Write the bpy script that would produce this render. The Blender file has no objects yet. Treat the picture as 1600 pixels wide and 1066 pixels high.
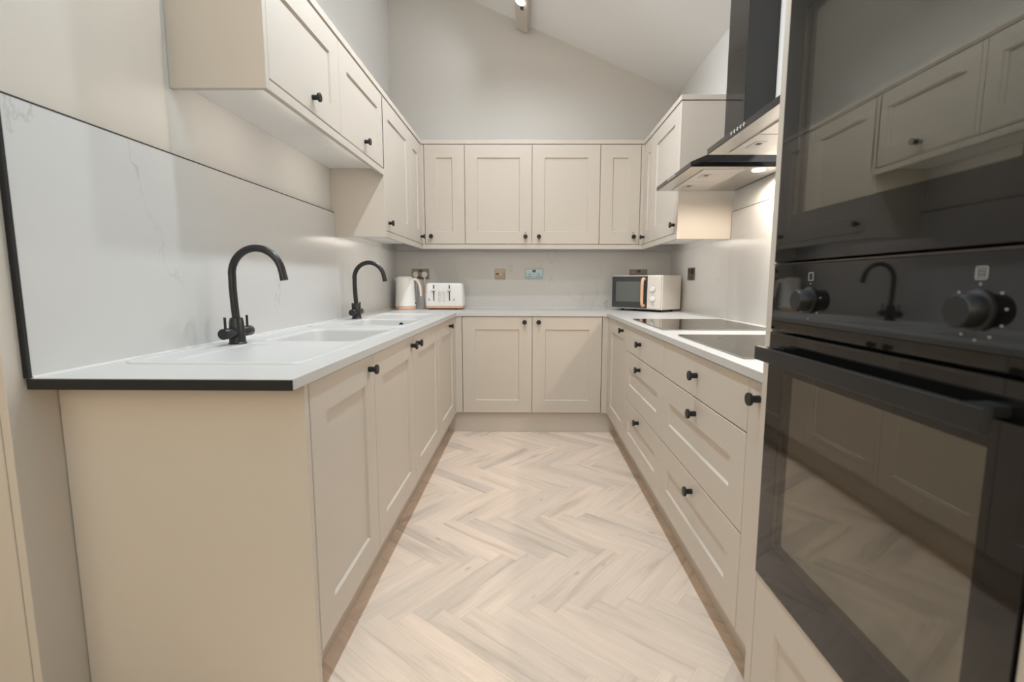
import bpy, bmesh, math, random
from mathutils import Matrix, Vector
from mathutils.geometry import tessellate_polygon
random.seed(7)
S = bpy.context.scene
C = S.collection

# ------------------------------------------------------------------ camera
H = 1.1148
yaw, pitch, roll, F, SX = 0.0099, 0.1193, 0.0028, 757.0, 18.58
cy, sy, cp, sp, cr, sr = math.cos(yaw), math.sin(yaw), math.cos(pitch), math.sin(pitch), math.cos(roll), math.sin(roll)
R = Matrix(((cr, 0, sr), (0, 1, 0), (-sr, 0, cr))) @ Matrix(((1, 0, 0), (0, cp, -sp), (0, sp, cp))) @ Matrix(((cy, sy, 0), (-sy, cy, 0), (0, 0, 1)))
cd = bpy.data.cameras.new('camera')
cam = bpy.data.objects.new('camera', cd); C.objects.link(cam)
right, fwd, up = R[0], R[1], R[2]
M = Matrix.Identity(4)
for i in range(3):
    M[i][0], M[i][1], M[i][2] = right[i], up[i], -fwd[i]
M[2][3] = H
cam.matrix_world = M
cd.sensor_width = 36.0; cd.lens = F * 36 / 1600; cd.shift_x = -SX / 1600
cd.clip_start = 0.02
cd.dof.use_dof = True; cd.dof.focus_distance = 2.3; cd.dof.aperture_fstop = 3.2
S.camera = cam

# ------------------------------------------------------------------ world, exposure
w = bpy.data.worlds.new('world'); S.world = w; w.use_nodes = True
bg = w.node_tree.nodes['Background']
bg.inputs[0].default_value = (1.0, 0.83, 0.62, 1); bg.inputs[1].default_value = 2.4      # added even warm glow standing in for an unseen lit room behind
S.view_settings.view_transform = 'Standard'; S.view_settings.look = 'None'
S.view_settings.exposure = 0.10; S.view_settings.gamma = 1.0; S.view_settings.use_curve_mapping = False
SPOT_W = {3.22: 36.0, 2.45: 49.0, 1.68: 47.0, 'near': 18.0, 'left': 10.0, 'right': 40.0}; FILL_STRIP_W = 1.4; FILL_STRIP_COL = (1.0, 0.92, 0.82); SPOT_COL = (0.90, 0.95, 1.0); NEAR_FILL_COL = (0.34, 0.74, 1.0)  # near, left and right lamps and the pelmet strips are added fill
HOOD_W = 20.0; HOOD_COL = (1.0, 0.87, 0.73)

# ------------------------------------------------------------------ key dimensions (metres)
FL, FR, FB = -0.535, 0.5775, 3.515          # base door faces: left run, right run, back run
WL, WR, WB = -0.5257, 0.5686, 3.5064        # worktop front edges
WBZ, WT = 0.875, 0.899                      # worktop underside, top
ZD = 0.155                                  # base door bottom
UL, UR, UB = -0.828, 0.875, 3.8265          # wall unit door faces
ZUB, ZUT, ZPE = 1.414, 2.157, 1.377         # wall door bottom, top, pelmet bottom
ZBB, ZBP = 1.758, 1.722                     # bridging door bottom, pelmet bottom
XL, XR, YB = -1.136, 1.20, 4.14             # walls
SPL, SPR, SPB = -1.12, 1.19, 4.13           # splashback faces
TX = 0.553                                  # oven housing front

# ------------------------------------------------------------------ materials
def mat(name, col, rough=0.5, metal=0.0, spec=0.5, coat=0.0, bump=0.0, bscale=300.0, var=0.0, vscale=4.0, emit=None, estr=0.0):
    m = bpy.data.materials.new(name); m.use_nodes = True
    nt = m.node_tree; b = nt.nodes['Principled BSDF']
    b.inputs['Base Color'].default_value = (*col, 1); b.inputs['Roughness'].default_value = rough
    b.inputs['Metallic'].default_value = metal; b.inputs['Specular IOR Level'].default_value = spec
    b.inputs['Coat Weight'].default_value = coat
    if emit:
        b.inputs['Emission Color'].default_value = (*emit, 1); b.inputs['Emission Strength'].default_value = estr
    tc = nt.nodes.new('ShaderNodeTexCoord')
    if var:
        n = nt.nodes.new('ShaderNodeTexNoise'); n.inputs['Scale'].default_value = vscale; n.inputs['Detail'].default_value = 3
        nt.links.new(tc.outputs['Object'], n.inputs['Vector'])
        r = nt.nodes.new('ShaderNodeValToRGB')
        r.color_ramp.elements[0].color = (*[c * (1 - var) for c in col], 1); r.color_ramp.elements[1].color = (*[min(1, c * (1 + var)) for c in col], 1)
        nt.links.new(n.outputs['Fac'], r.inputs['Fac']); nt.links.new(r.outputs['Color'], b.inputs['Base Color'])
    if bump:
        n = nt.nodes.new('ShaderNodeTexNoise'); n.inputs['Scale'].default_value = bscale; n.inputs['Detail'].default_value = 2
        nt.links.new(tc.outputs['Object'], n.inputs['Vector'])
        bp = nt.nodes.new('ShaderNodeBump'); bp.inputs['Strength'].default_value = bump; bp.inputs['Distance'].default_value = 0.001
        nt.links.new(n.outputs['Fac'], bp.inputs['Height']); nt.links.new(bp.outputs['Normal'], b.inputs['Normal'])
    return m

MT = {}
MT['cab'] = mat('greige_satin_paint', (0.590, 0.538, 0.475), 0.42, spec=0.4, var=0.012, bump=0.05)
MT['carcass'] = mat('carcass_board', (0.50, 0.45, 0.39), 0.55, var=0.02)
MT['under'] = mat('white_board', (0.88, 0.87, 0.85), 0.5, var=0.01)
MT['wall'] = mat('wall_paint', (0.655, 0.645, 0.62), 0.85, spec=0.2, var=0.012, bump=0.12, bscale=180)
MT['ceil'] = mat('ceiling_paint', (0.90, 0.89, 0.875), 0.9, spec=0.2, var=0.01, bump=0.1, bscale=150)
MT['top'] = mat('white_worktop', (0.57, 0.567, 0.56), 0.38, spec=0.4, var=0.008, bump=0.04, bscale=500)
MT['sink'] = mat('white_composite', (0.58, 0.585, 0.585), 0.35, spec=0.4, var=0.008, bump=0.05, bscale=700)
MT['black'] = mat('matt_black_metal', (0.010, 0.0105, 0.011), 0.42, spec=0.45, bump=0.05, bscale=900)
MT['tap'] = mat('matt_black_tap', (0.012, 0.0135, 0.015), 0.33, spec=0.5, bump=0.03, bscale=900)
MT['rubber'] = mat('black_rubber', (0.012, 0.011, 0.010), 0.7)
MT['ovenblack'] = mat('oven_black_glass', (0.006, 0.006, 0.006), 0.035, spec=0.55, var=0.02)
MT['ovenmatt'] = mat('oven_black_enamel', (0.008, 0.008, 0.008), 0.45)
MT['hoodblack'] = mat('hood_gloss_black', (0.008, 0.008, 0.008), 0.10, spec=0.6)

MT['steel'] = mat('brushed_steel', (0.62, 0.60, 0.57), 0.28, metal=1.0, bump=0.05, bscale=400)
MT['filter'] = mat('filter_mesh', (0.72, 0.70, 0.67), 0.38, metal=0.85, bump=0.35, bscale=700)
MT['chrome'] = mat('chrome', (0.80, 0.80, 0.80), 0.08, metal=1.0)
MT['nickel'] = mat('black_nickel', (0.17, 0.15, 0.132), 0.16, metal=1.0, var=0.05, vscale=20)
MT['blue_reflect'] = mat('nickel_blue_reflection', (0.16, 0.22, 0.28), 0.14, metal=1.0, var=0.05, vscale=20)  # blue reflection put into the metal's base colour
MT['white'] = mat('white_plastic', (0.80, 0.795, 0.78), 0.35, spec=0.45)
MT['cream'] = mat('cream_plastic', (0.70, 0.655, 0.60), 0.38, spec=0.45)
MT['beech'] = mat('pale_beech', (0.74, 0.46, 0.29), 0.45, var=0.06, vscale=30)
MT['dark'] = mat('dark_slot', (0.03, 0.028, 0.026), 0.5)
MT['grey'] = mat('grey_print', (0.45, 0.45, 0.45), 0.5)
MT['print'] = mat('white_print', (0.40, 0.40, 0.39), 0.5)
MT['silicone'] = mat('white_silicone', (0.80, 0.79, 0.77), 0.4)
MT['mwglass'] = mat('microwave_glass', (0.045, 0.05, 0.048), 0.06, spec=0.6)
MT['mwwin'] = mat('microwave_window', (0.13, 0.14, 0.13), 0.10, spec=0.8)
MT['lamp'] = mat('lamp_lens', (0.9, 0.9, 0.9), 0.3, emit=(1.0, 0.95, 0.88), estr=9.0)
MT['hoodlamp'] = mat('hood_lamp_lens', (0.9, 0.85, 0.8), 0.3, emit=(1.0, 0.80, 0.58), estr=6.0)
MT['strip'] = mat('fill_strip_glow', (0.9, 0.9, 0.88), 0.4, emit=(1.0, 0.93, 0.84), estr=3.0)  # glow of the added strips behind the pelmets
MT['subfloor'] = mat('floor_screed', (0.36, 0.29, 0.225), 0.8, var=0.05)

def splash_mat():
    m = bpy.data.materials.new('veined_splashback'); m.use_nodes = True
    nt = m.node_tree; b = nt.nodes['Principled BSDF']; L = nt.links.new; N = nt.nodes.new
    b.inputs['Roughness'].default_value = 0.24; b.inputs['Specular IOR Level'].default_value = 0.42
    tc = N('ShaderNodeTexCoord')
    mp = N('ShaderNodeMapping'); mp.inputs['Scale'].default_value = (0.9, 0.9, 0.40); mp.inputs['Rotation'].default_value = (0.35, 0.25, 0.0)
    L(tc.outputs['Object'], mp.inputs['Vector'])
    n1 = N('ShaderNodeTexNoise'); n1.inputs['Scale'].default_value = 2.1; n1.inputs['Detail'].default_value = 7; n1.inputs['Roughness'].default_value = 0.56
    L(mp.outputs['Vector'], n1.inputs['Vector'])
    a = N('ShaderNodeMath'); a.operation = 'SUBTRACT'; a.inputs[1].default_value = 0.5; L(n1.outputs['Fac'], a.inputs[0])
    ab = N('ShaderNodeMath'); ab.operation = 'ABSOLUTE'; L(a.outputs[0], ab.inputs[0])
    mr = N('ShaderNodeMapRange'); mr.inputs['From Min'].default_value = 0.0; mr.inputs['From Max'].default_value = 0.0055; mr.inputs['To Min'].default_value = 1.0; mr.inputs['To Max'].default_value = 0.0
    L(ab.outputs[0], mr.inputs['Value'])
    n2 = N('ShaderNodeTexNoise'); n2.inputs['Scale'].default_value = 2.6; n2.inputs['Detail'].default_value = 2
    L(tc.outputs['Object'], n2.inputs['Vector'])
    m2 = N('ShaderNodeMapRange'); m2.inputs['From Min'].default_value = 0.47; m2.inputs['From Max'].default_value = 0.66; L(n2.outputs['Fac'], m2.inputs['Value'])
    mu = N('ShaderNodeMath'); mu.operation = 'MULTIPLY'; L(mr.outputs[0], mu.inputs[0]); L(m2.outputs[0], mu.inputs[1])
    m3 = N('ShaderNodeMath'); m3.operation = 'MULTIPLY'; m3.inputs[1].default_value = 0.8; L(mu.outputs[0], m3.inputs[0])
    mx = N('ShaderNodeMix'); mx.data_type = 'RGBA'
    mx.inputs[6].default_value = (0.605, 0.60, 0.588, 1); mx.inputs[7].default_value = (0.42, 0.39, 0.35, 1)
    L(m3.outputs[0], mx.inputs[0]); L(mx.outputs[2], b.inputs['Base Color'])
    return m
MT['splash'] = splash_mat()

def plank_mat():
    m = bpy.data.materials.new('pale_oak_plank'); m.use_nodes = True
    nt = m.node_tree; b = nt.nodes['Principled BSDF']; L = nt.links.new; N = nt.nodes.new
    b.inputs['Roughness'].default_value = 0.5; b.inputs['Specular IOR Level'].default_value = 0.35
    tc = N('ShaderNodeTexCoord'); oi = N('ShaderNodeObjectInfo')
    sc = N('ShaderNodeMath'); sc.operation = 'MULTIPLY'; sc.inputs[1].default_value = 57.0; L(oi.outputs['Random'], sc.inputs[0])
    cb = N('ShaderNodeCombineXYZ'); L(sc.outputs[0], cb.inputs[0]); L(sc.outputs[0], cb.inputs[1])
    ad = N('ShaderNodeVectorMath'); ad.operation = 'ADD'; L(tc.outputs['Object'], ad.inputs[0]); L(cb.outputs[0], ad.inputs[1])
    mp = N('ShaderNodeMapping'); mp.inputs['Scale'].default_value = (1.9, 17.0, 1.0); L(ad.outputs[0], mp.inputs['Vector'])
    n1 = N('ShaderNodeTexNoise'); n1.inputs['Scale'].default_value = 1.0; n1.inputs['Detail'].default_value = 5; n1.inputs['Distortion'].default_value = 0.8
    L(mp.outputs['Vector'], n1.inputs['Vector'])
    mp2 = N('ShaderNodeMapping'); mp2.inputs['Scale'].default_value = (7.0, 190.0, 1.0); L(ad.outputs[0], mp2.inputs['Vector'])
    n2 = N('ShaderNodeTexNoise'); n2.inputs['Scale'].default_value = 1.0; n2.inputs['Detail'].default_value = 3; L(mp2.outputs['Vector'], n2.inputs['Vector'])
    r1 = N('ShaderNodeValToRGB')
    e = r1.color_ramp.elements
    e[0].position = 0.28; e[0].color = (0.60, 0.500, 0.422, 1); e[1].position = 0.68; e[1].color = (0.84, 0.705, 0.60, 1)
    k = e.new(0.46); k.color = (0.775, 0.65, 0.55, 1)
    L(n1.outputs['Fac'], r1.inputs['Fac'])
    # fine fibres
    mr = N('ShaderNodeMapRange'); mr.inputs['From Min'].default_value = 0.3; mr.inputs['From Max'].default_value = 0.7; mr.inputs['To Min'].default_value = 0.94; mr.inputs['To Max'].default_value = 1.05
    L(n2.outputs['Fac'], mr.inputs['Value'])
    v1 = N('ShaderNodeVectorMath'); v1.operation = 'SCALE'; L(r1.outputs['Color'], v1.inputs[0]); L(mr.outputs[0], v1.inputs['Scale'])
    # each plank has its own tone: from greyer to pinker to paler
    r2 = N('ShaderNodeValToRGB'); e = r2.color_ramp.elements
    e[0].position = 0.0; e[0].color = (0.84, 0.845, 0.85, 1); e[1].position = 1.0; e[1].color = (1.06, 1.06, 1.06, 1)
    k = e.new(0.16); k.color = (0.965, 0.96, 0.95, 1); k = e.new(0.6); k.color = (1.0, 0.99, 0.98, 1); k = e.new(0.88); k.color = (1.035, 1.01, 0.98, 1)
    L(oi.outputs['Random'], r2.inputs['Fac'])
    v2 = N('ShaderNodeVectorMath'); v2.operation = 'MULTIPLY'; L(v1.outputs[0], v2.inputs[0]); L(r2.outputs['Color'], v2.inputs[1])
    # small knots
    mp3 = N('ShaderNodeMapping'); mp3.inputs['Scale'].default_value = (6.0, 13.0, 1.0); L(ad.outputs[0], mp3.inputs['Vector'])
    vo = N('ShaderNodeTexVoronoi'); vo.inputs['Scale'].default_value = 0.8; L(mp3.outputs['Vector'], vo.inputs['Vector'])
    mk = N('ShaderNodeMapRange'); mk.inputs['From Min'].default_value = 0.02; mk.inputs['From Max'].default_value = 0.11; mk.inputs['To Min'].default_value = 0.72; mk.inputs['To Max'].default_value = 1.0
    L(vo.outputs['Distance'], mk.inputs['Value'])
    v3 = N('ShaderNodeVectorMath'); v3.operation = 'SCALE'; L(v2.outputs[0], v3.inputs[0]); L(mk.outputs[0], v3.inputs['Scale'])
    L(v3.outputs[0], b.inputs['Base Color'])
    bp = N('ShaderNodeBump'); bp.inputs['Strength'].default_value = 0.06; bp.inputs['Distance'].default_value = 0.001
    L(n2.outputs['Fac'], bp.inputs['Height']); L(bp.outputs['Normal'], b.inputs['Normal'])
    return m
MT['plank'] = plank_mat()

def pane_mat(name, tint, ior, rough, clear):
    m = bpy.data.materials.new(name); m.use_nodes = True
    nt = m.node_tree; N = nt.nodes.new; L = nt.links.new
    nt.nodes.remove(nt.nodes['Principled BSDF']); out = nt.nodes['Material Output']
    fr = N('ShaderNodeFresnel'); fr.inputs['IOR'].default_value = ior
    tc = N('ShaderNodeTexCoord'); nz = N('ShaderNodeTexNoise'); nz.inputs['Scale'].default_value = 1.7
    L(tc.outputs['Object'], nz.inputs['Vector'])
    bp = N('ShaderNodeBump'); bp.inputs['Strength'].default_value = 0.02; bp.inputs['Distance'].default_value = 0.02
    L(nz.outputs['Fac'], bp.inputs['Height'])
    gl = N('ShaderNodeBsdfGlossy'); gl.inputs['Roughness'].default_value = rough; gl.inputs['Color'].default_value = (1, 0.98, 0.93, 1)
    L(bp.outputs['Normal'], gl.inputs['Normal'])
    base = N('ShaderNodeBsdfTransparent') if clear else N('ShaderNodeBsdfDiffuse')
    base.inputs['Color'].default_value = (*tint, 1)
    ge = N('ShaderNodeNewGeometry'); iv = N('ShaderNodeMath'); iv.operation = 'SUBTRACT'; iv.inputs[0].default_value = 1.0
    L(ge.outputs['Backfacing'], iv.inputs[1])
    fm = N('ShaderNodeMath'); fm.operation = 'MULTIPLY'; L(fr.outputs[0], fm.inputs[0]); L(iv.outputs[0], fm.inputs[1])   # the far side of the sheet does not mirror
    mx = N('ShaderNodeMixShader'); L(fm.outputs[0], mx.inputs[0]); L(base.outputs[0], mx.inputs[1]); L(gl.outputs[0], mx.inputs[2])
    L(mx.outputs[0], out.inputs['Surface'])
    return m
MT['pane'] = pane_mat('clear_oven_pane', (0.85, 0.85, 0.83), 1.6, 0.008, True)
MT['hob'] = pane_mat('hob_glass', (0.03, 0.027, 0.024), 4.2, 0.05, False)
MT['innerpane'] = pane_mat('coated_inner_pane', (0.012, 0.012, 0.011), 3.0, 0.012, False)

# ------------------------------------------------------------------ mesh helpers
class MB:
    def __init__(s): s.v = []; s.f = []
    def add(s, vs, fs):
        o = len(s.v); s.v += [tuple(v) for v in vs]; s.f += [tuple(i + o for i in f) for f in fs]; return s
    def box(s, x0, x1, y0, y1, z0, z1):
        x0, x1 = min(x0, x1), max(x0, x1); y0, y1 = min(y0, y1), max(y0, y1); z0, z1 = min(z0, z1), max(z0, z1)
        return s.add([(x0, y0, z0), (x1, y0, z0), (x1, y1, z0), (x0, y1, z0), (x0, y0, z1), (x1, y0, z1), (x1, y1, z1), (x0, y1, z1)],
                     [(0, 3, 2, 1), (4, 5, 6, 7), (0, 1, 5, 4), (1, 2, 6, 5), (2, 3, 7, 6), (3, 0, 4, 7)])
    def loops(s, loops, cap0=True, cap1=True):
        n = len(loops[0]); vs = [p for l in loops for p in l]; fs = []
        for i in range(len(loops) - 1):
            for j in range(n):
                k = (j + 1) % n; fs.append((i * n + j, i * n + k, (i + 1) * n + k, (i + 1) * n + j))
        if cap0: fs.append(tuple(range(n))[::-1])
        if cap1: fs.append(tuple((len(loops) - 1) * n + j for j in range(n)))
        return s.add(vs, fs)
    def lathe(s, prof, o, ax, n=24):
        ax = Vector(ax).normalized(); a = ax.orthogonal().normalized(); b = ax.cross(a); o = Vector(o)
        L = []
        for r, h in prof:
            L.append([o + ax * h + (a * math.cos(2 * math.pi * i / n) + b * math.sin(2 * math.pi * i / n)) * max(r, 1e-5) for i in range(n)])
        return s.loops(L)
    def cyl(s, p0, p1, r, n=20, r1=None, ch=0.0):
        p0, p1 = Vector(p0), Vector(p1); h = (p1 - p0).length; r1 = r if r1 is None else r1
        pr = [(r - ch, 0), (r, ch), (r1, h - ch), (r1 - ch, h)] if ch else [(r, 0), (r1, h)]
        return s.lathe(pr, p0, p1 - p0, n)
    def tube(s, pts, r, n=14):
        pts = [Vector(p) for p in pts]; L = []; ref = None
        for i, p in enumerate(pts):
            t = (pts[min(i + 1, len(pts) - 1)] - pts[max(i - 1, 0)]).normalized()
            if ref is None: ref = t.orthogonal().normalized()
            a = (ref - t * ref.dot(t)).normalized(); ref = a; b = t.cross(a)
            rr = r[i] if isinstance(r, (list, tuple)) else r
            L.append([p + (a * math.cos(2 * math.pi * k / n) + b * math.sin(2 * math.pi * k / n)) * rr for k in range(n)])
        return s.loops(L)

OFF = {}
def thing(name, label, cat, loc=(0, 0, 0), rotz=0.0, group=None, local=False):
    o = bpy.data.objects.new(name, None); C.objects.link(o); o.empty_display_size = 0.05
    o.location = loc; o.rotation_euler = (0, 0, rotz)
    o['label'] = label; o['category'] = cat
    if group: o['group'] = group
    OFF[o.name] = Vector((0, 0, 0)) if local else Vector(loc)
    return o
def part(name, mb, m, parent=None, smooth=30, bevel=0.0, seg=2, label=None):
    off = OFF[parent.name] if parent else Vector((0, 0, 0))
    me = bpy.data.meshes.new(name)
    me.from_pydata([tuple(Vector(v) - off) for v in mb.v], [], mb.f)
    bm = bmesh.new(); bm.from_mesh(me); bmesh.ops.recalc_face_normals(bm, faces=bm.faces); bm.to_mesh(me); bm.free()
    me.materials.append(MT[m] if isinstance(m, str) else m)
    o = bpy.data.objects.new(name, me); C.objects.link(o)
    if smooth:
        me.polygons.foreach_set('use_smooth', [True] * len(me.polygons)); me.set_sharp_from_angle(angle=math.radians(smooth))
    if bevel:
        b = o.modifiers.new('bevel', 'BEVEL'); b.width = bevel; b.segments = seg; b.limit_method = 'ANGLE'; b.angle_limit = math.radians(40)
        b.harden_normals = False
    if parent:
        o.parent = parent; OFF[o.name] = off.copy()
    else: OFF[o.name] = Vector((0, 0, 0))
    if label: o['label'] = label
    return o
def tag(o, label, cat, group=None):
    o['label'] = label; o['category'] = cat
    if group: o['group'] = group
    return o
def struct(o, label=None):
    o['kind'] = 'structure'
    if label: o['label'] = label
    return o
def box1(*a): return MB().box(*a)
def rrect(x0, x1, y0, y1, r, n=6):
    P = []
    for cx_, cy_, a0 in ((x1 - r, y1 - r, 0), (x0 + r, y1 - r, 90), (x0 + r, y0 + r, 180), (x1 - r, y0 + r, 270)):
        for i in range(n + 1):
            a = math.radians(a0 + 90 * i / n); P.append((cx_ + r * math.cos(a), cy_ + r * math.sin(a)))
    return P

# a front is laid out as (u along the run, w outward, z); the face letter says which way it looks
def fmap(face, plane):
    if face == 'L': return lambda u, w, z: (plane + w, u, z)      # looks to +x
    if face == 'R': return lambda u, w, z: (plane - w, u, z)      # looks to -x
    return lambda u, w, z: (u, plane - w, z)                      # looks to -y
G = 0.0018
def front(face, plane, u0, u1, z0, z1, fw=0.093, th=0.019, recess=0.008, ch=0.0045, gap=G):
    f = fmap(face, plane); u0 += gap; u1 -= gap; z0 += gap; z1 -= gap
    def rect(i, wv): return [f(u0 + i, wv, z0 + i), f(u1 - i, wv, z0 + i), f(u1 - i, wv, z1 - i), f(u0 + i, wv, z1 - i)]
    L = [rect(0, -th), rect(0, -0.0018), rect(0.0018, 0)]
    if fw: L += [rect(fw, 0), rect(fw + ch, -recess)]
    return MB().loops(L)
def knob_mb(face, plane, u, z):
    f = fmap(face, plane); o = Vector(f(u, 0, z)); ax = Vector(f(u, 1, z)) - o
    return MB().lathe([(0.0095, -0.001), (0.0092, 0.019), (0.0108, 0.0215), (0.0158, 0.0225), (0.0168, 0.0238), (0.0168, 0.0295), (0.0155, 0.031), (0.0, 0.031)], o, ax, 24)
def add_front(parent, name, face, plane, u0, u1, z0, z1, knob=None, shaker=True, fw=0.093):
    d = part(name, front(face, plane, u0, u1, z0, z1, fw if shaker else 0), 'cab', parent, smooth=25)
    if knob: part('knob', knob_mb(face, plane, *knob), 'black', d, smooth=35)
    return d

# ------------------------------------------------------------------ the setting
def wallbox(name, *a, m='wall'):
    return struct(part(name, box1(*a), m, smooth=0))
CS = 0.42                                        # ceiling pitch
def cz(x): return 2.642 + CS * (XR - x)
RX = -1.75                                       # ridge of the vaulted ceiling
struct(part('wall_right', box1(XR, XR + 0.12, -2.6, YB + 0.12, -0.02, cz(XR) + 0.06), 'wall', smooth=0))
mb = MB(); pf = [(XL - 0.12, -0.02), (XR, -0.02), (XR, cz(XR) + 0.01), (XL - 0.12, cz(XL - 0.12) + 0.01)]
mb.loops([[(x, YB, z) for x, z in pf], [(x, YB + 0.12, z) for x, z in pf]])
struct(part('wall_back', mb, 'wall', smooth=0))
mb = MB(); mb.box(XL - 0.12, XL, 1.578, YB, -0.02, cz(XL) + 0.02)
struct(part('wall_left', mb, 'wall', smooth=0))
mb = MB(); mb.box(-3.2, XL - 0.12, 1.62, 1.74, -0.02, cz(-1.2) + 0.02)
struct(part('wall_return', mb, 'wall', smooth=0))
def slab(mb, xa, xb, y0, y1):                     # a strip of the sloping ceiling
    pf = [(xa, cz(xa)), (xb, cz(xb)), (xb, cz(xb) + 0.12), (xa, cz(xa) + 0.12)]
    mb.loops([[(x, y0, z) for x, z in pf], [(x, y1, z) for x, z in pf]])
mb = MB(); slab(mb, XR + 0.12, RX, -2.72, YB + 0.12)
zr = cz(RX); ze = zr - (3.3 + RX) * CS
pf = [(RX, zr), (-3.42, ze), (-3.42, ze + 0.12), (RX, zr + 0.12)]
mb.loops([[(x, -2.72, z) for x, z in pf], [(x, YB + 0.12, z) for x, z in pf]])
struct(part('ceiling', mb, 'ceil', smooth=0))
RWZ = 1.15                                       # unseen low wall, height set to hold back low light; open above
struct(part('wall_rear_unseen', box1(-3.42, XR + 0.12, -2.72, -2.6, -0.02, RWZ), 'wall', smooth=0))
struct(part('wall_far_left', box1(-3.42, -3.3, -2.6, 1.62, -0.02, zr), 'wall', smooth=0))
floor = struct(part('floor', box1(-3.3, XR + 0.12, -2.6, YB + 0.12, -0.10, -0.0045), 'subfloor', smooth=0))

# herringbone planks, each one a child of the floor
PW, PL = 0.0762, 0.4572
th = math.radians(51.5); U = Vector((math.cos(th), math.sin(th))); V = Vector((math.sin(th), -math.cos(th)))
O0 = Vector((-0.417, 1.528)) + (U * 0.2 + V * 0.25) * PW
g = 0.0001; b_ = 0.0003
def prect(i, z): return [(i, i - PW / 2, z), (PL - i, i - PW / 2, z), (PL - i, PW / 2 - i, z), (i, PW / 2 - i, z)]
pm = MB().loops([prect(g, -0.0045), prect(g, -b_), prect(g + b_, 0.0)])
pme = bpy.data.meshes.new('plank'); pme.from_pydata(pm.v, [], pm.f); pme.materials.append(MT['plank'])
bm = bmesh.new(); bm.from_mesh(pme); bmesh.ops.recalc_face_normals(bm, faces=bm.faces); bm.to_mesh(pme); bm.free()
cnt = 0
for k in range(-60, 61):
    for j in range(-8, 9):
        for kind in (0, 1):
            if kind == 0: a = O0 + U * ((k + 12 * j) * PW) + V * ((k + 0.5) * PW); d = U
            else: a = O0 + U * ((k + 12 * j + 0.5) * PW) + V * ((k + 1) * PW); d = V
            m_ = a + d * (PL / 2)
            if not (-0.82 < m_.x < 0.86 and 0.22 < m_.y < 3.80): continue
            o = bpy.data.objects.new('plank', pme); C.objects.link(o)
            o.location = (a.x, a.y, 0); o.rotation_euler = (0, 0, math.atan2(d.y, d.x)); o.parent = floor; cnt += 1
print('planks', cnt)

# ------------------------------------------------------------------ base cabinets
def base(name, label, face, u0, u1, back, loc):
    t = thing(name, label, 'cabinet', loc, group=None)
    pl = {'L': FL, 'R': FR, 'B': FB}[face]; w = -0.0195
    f = fmap(face, pl); a = f(u0 + 0.001, w, 0.15); b = list(f(u1 - 0.001, w, WBZ - 0.001))
    if face in 'LR': b[0] = back
    else: b[1] = back
    if face == 'L':
        m_ = MB().box(a[0], b[0], a[1], b[1], a[2], a[2] + 0.018).box(b[0], b[0] + 0.008, a[1], b[1], a[2], 0.69)
        for q in (a[1], b[1] - 0.016): m_.box(a[0], b[0], q, q + 0.016, a[2], 0.69)
    else: m_ = box1(a[0], b[0], a[1], b[1], a[2], b[2])
    part('body', m_, 'carcass', t, smooth=0)
    return t
LB = SPL + 0.001
yl = [1.152, 1.648, 2.225, 2.85, 3.452]
t = base('base_cabinet', 'greige shaker base cabinet at the open end of the sink run, with plain end panel', 'L', yl[0], yl[1], LB, (-0.8, 1.4, 0))
part('end_panel', box1(-1.128, FL, 1.128, 1.149, 0, WBZ - 0.0005), 'cab', t, smooth=0, bevel=0.0015)
add_front(t, 'door', 'L', FL, yl[0], yl[1], ZD, WBZ - 0.003, (1.595, 0.826))
t = base('base_cabinet', 'greige shaker base cabinet under the nearer sink bowl, second from the end panel', 'L', yl[1], yl[2], LB, (-0.8, 1.93, 0))
add_front(t, 'door', 'L', FL, yl[1], yl[2], ZD, WBZ - 0.003, (2.180, 0.830))
t = base('base_cabinet', 'greige shaker base cabinet under the farther sink bowl, knob on its near edge', 'L', yl[2], yl[3], LB, (-0.8, 2.53, 0))
add_front(t, 'door', 'L', FL, yl[2], yl[3], ZD, WBZ - 0.003, (2.285, 0.830))
t = base('base_cabinet', 'greige shaker base cabinet farthest along the sink run, beside the inner corner', 'L', yl[3], yl[4], LB, (-0.8, 3.15, 0))
add_front(t, 'door', 'L', FL, yl[3], yl[4], ZD, WBZ - 0.003, (3.235, 0.826))

t = base('base_cabinet', 'greige double-door shaker base cabinet across the end of the room', 'B', -0.487, 0.5355, SPB - 0.001, (0.025, 3.8, 0))
add_front(t, 'door', 'B', FB, -0.487, 0.0255, ZD, WBZ - 0.003, (-0.030, 0.832))
add_front(t, 'door', 'B', FB, 0.0255, 0.5355, ZD, WBZ - 0.003, (0.072, 0.832))
mb = MB()
pf = [(FL, 3.454), (FL, FB), (-0.489, FB), (-0.489, FB + 0.018), (FL - 0.018, FB + 0.018), (FL - 0.018, 3.454)]
mb.loops([[(x, y, ZD) for x, y in pf], [(x, y, WBZ - 0.001) for x, y in pf]])
part('corner_post', mb, 'cab', t, smooth=0)
mb = MB()
pf = [(FR, 3.454), (FR, FB), (0.5375, FB), (0.5375, FB + 0.018), (FR + 0.018, FB + 0.018), (FR + 0.018, 3.454)]
mb.loops([[(x, y, ZD) for x, y in pf], [(x, y, WBZ - 0.001) for x, y in pf]])
part('corner_post', mb, 'cab', t, smooth=0)

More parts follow.
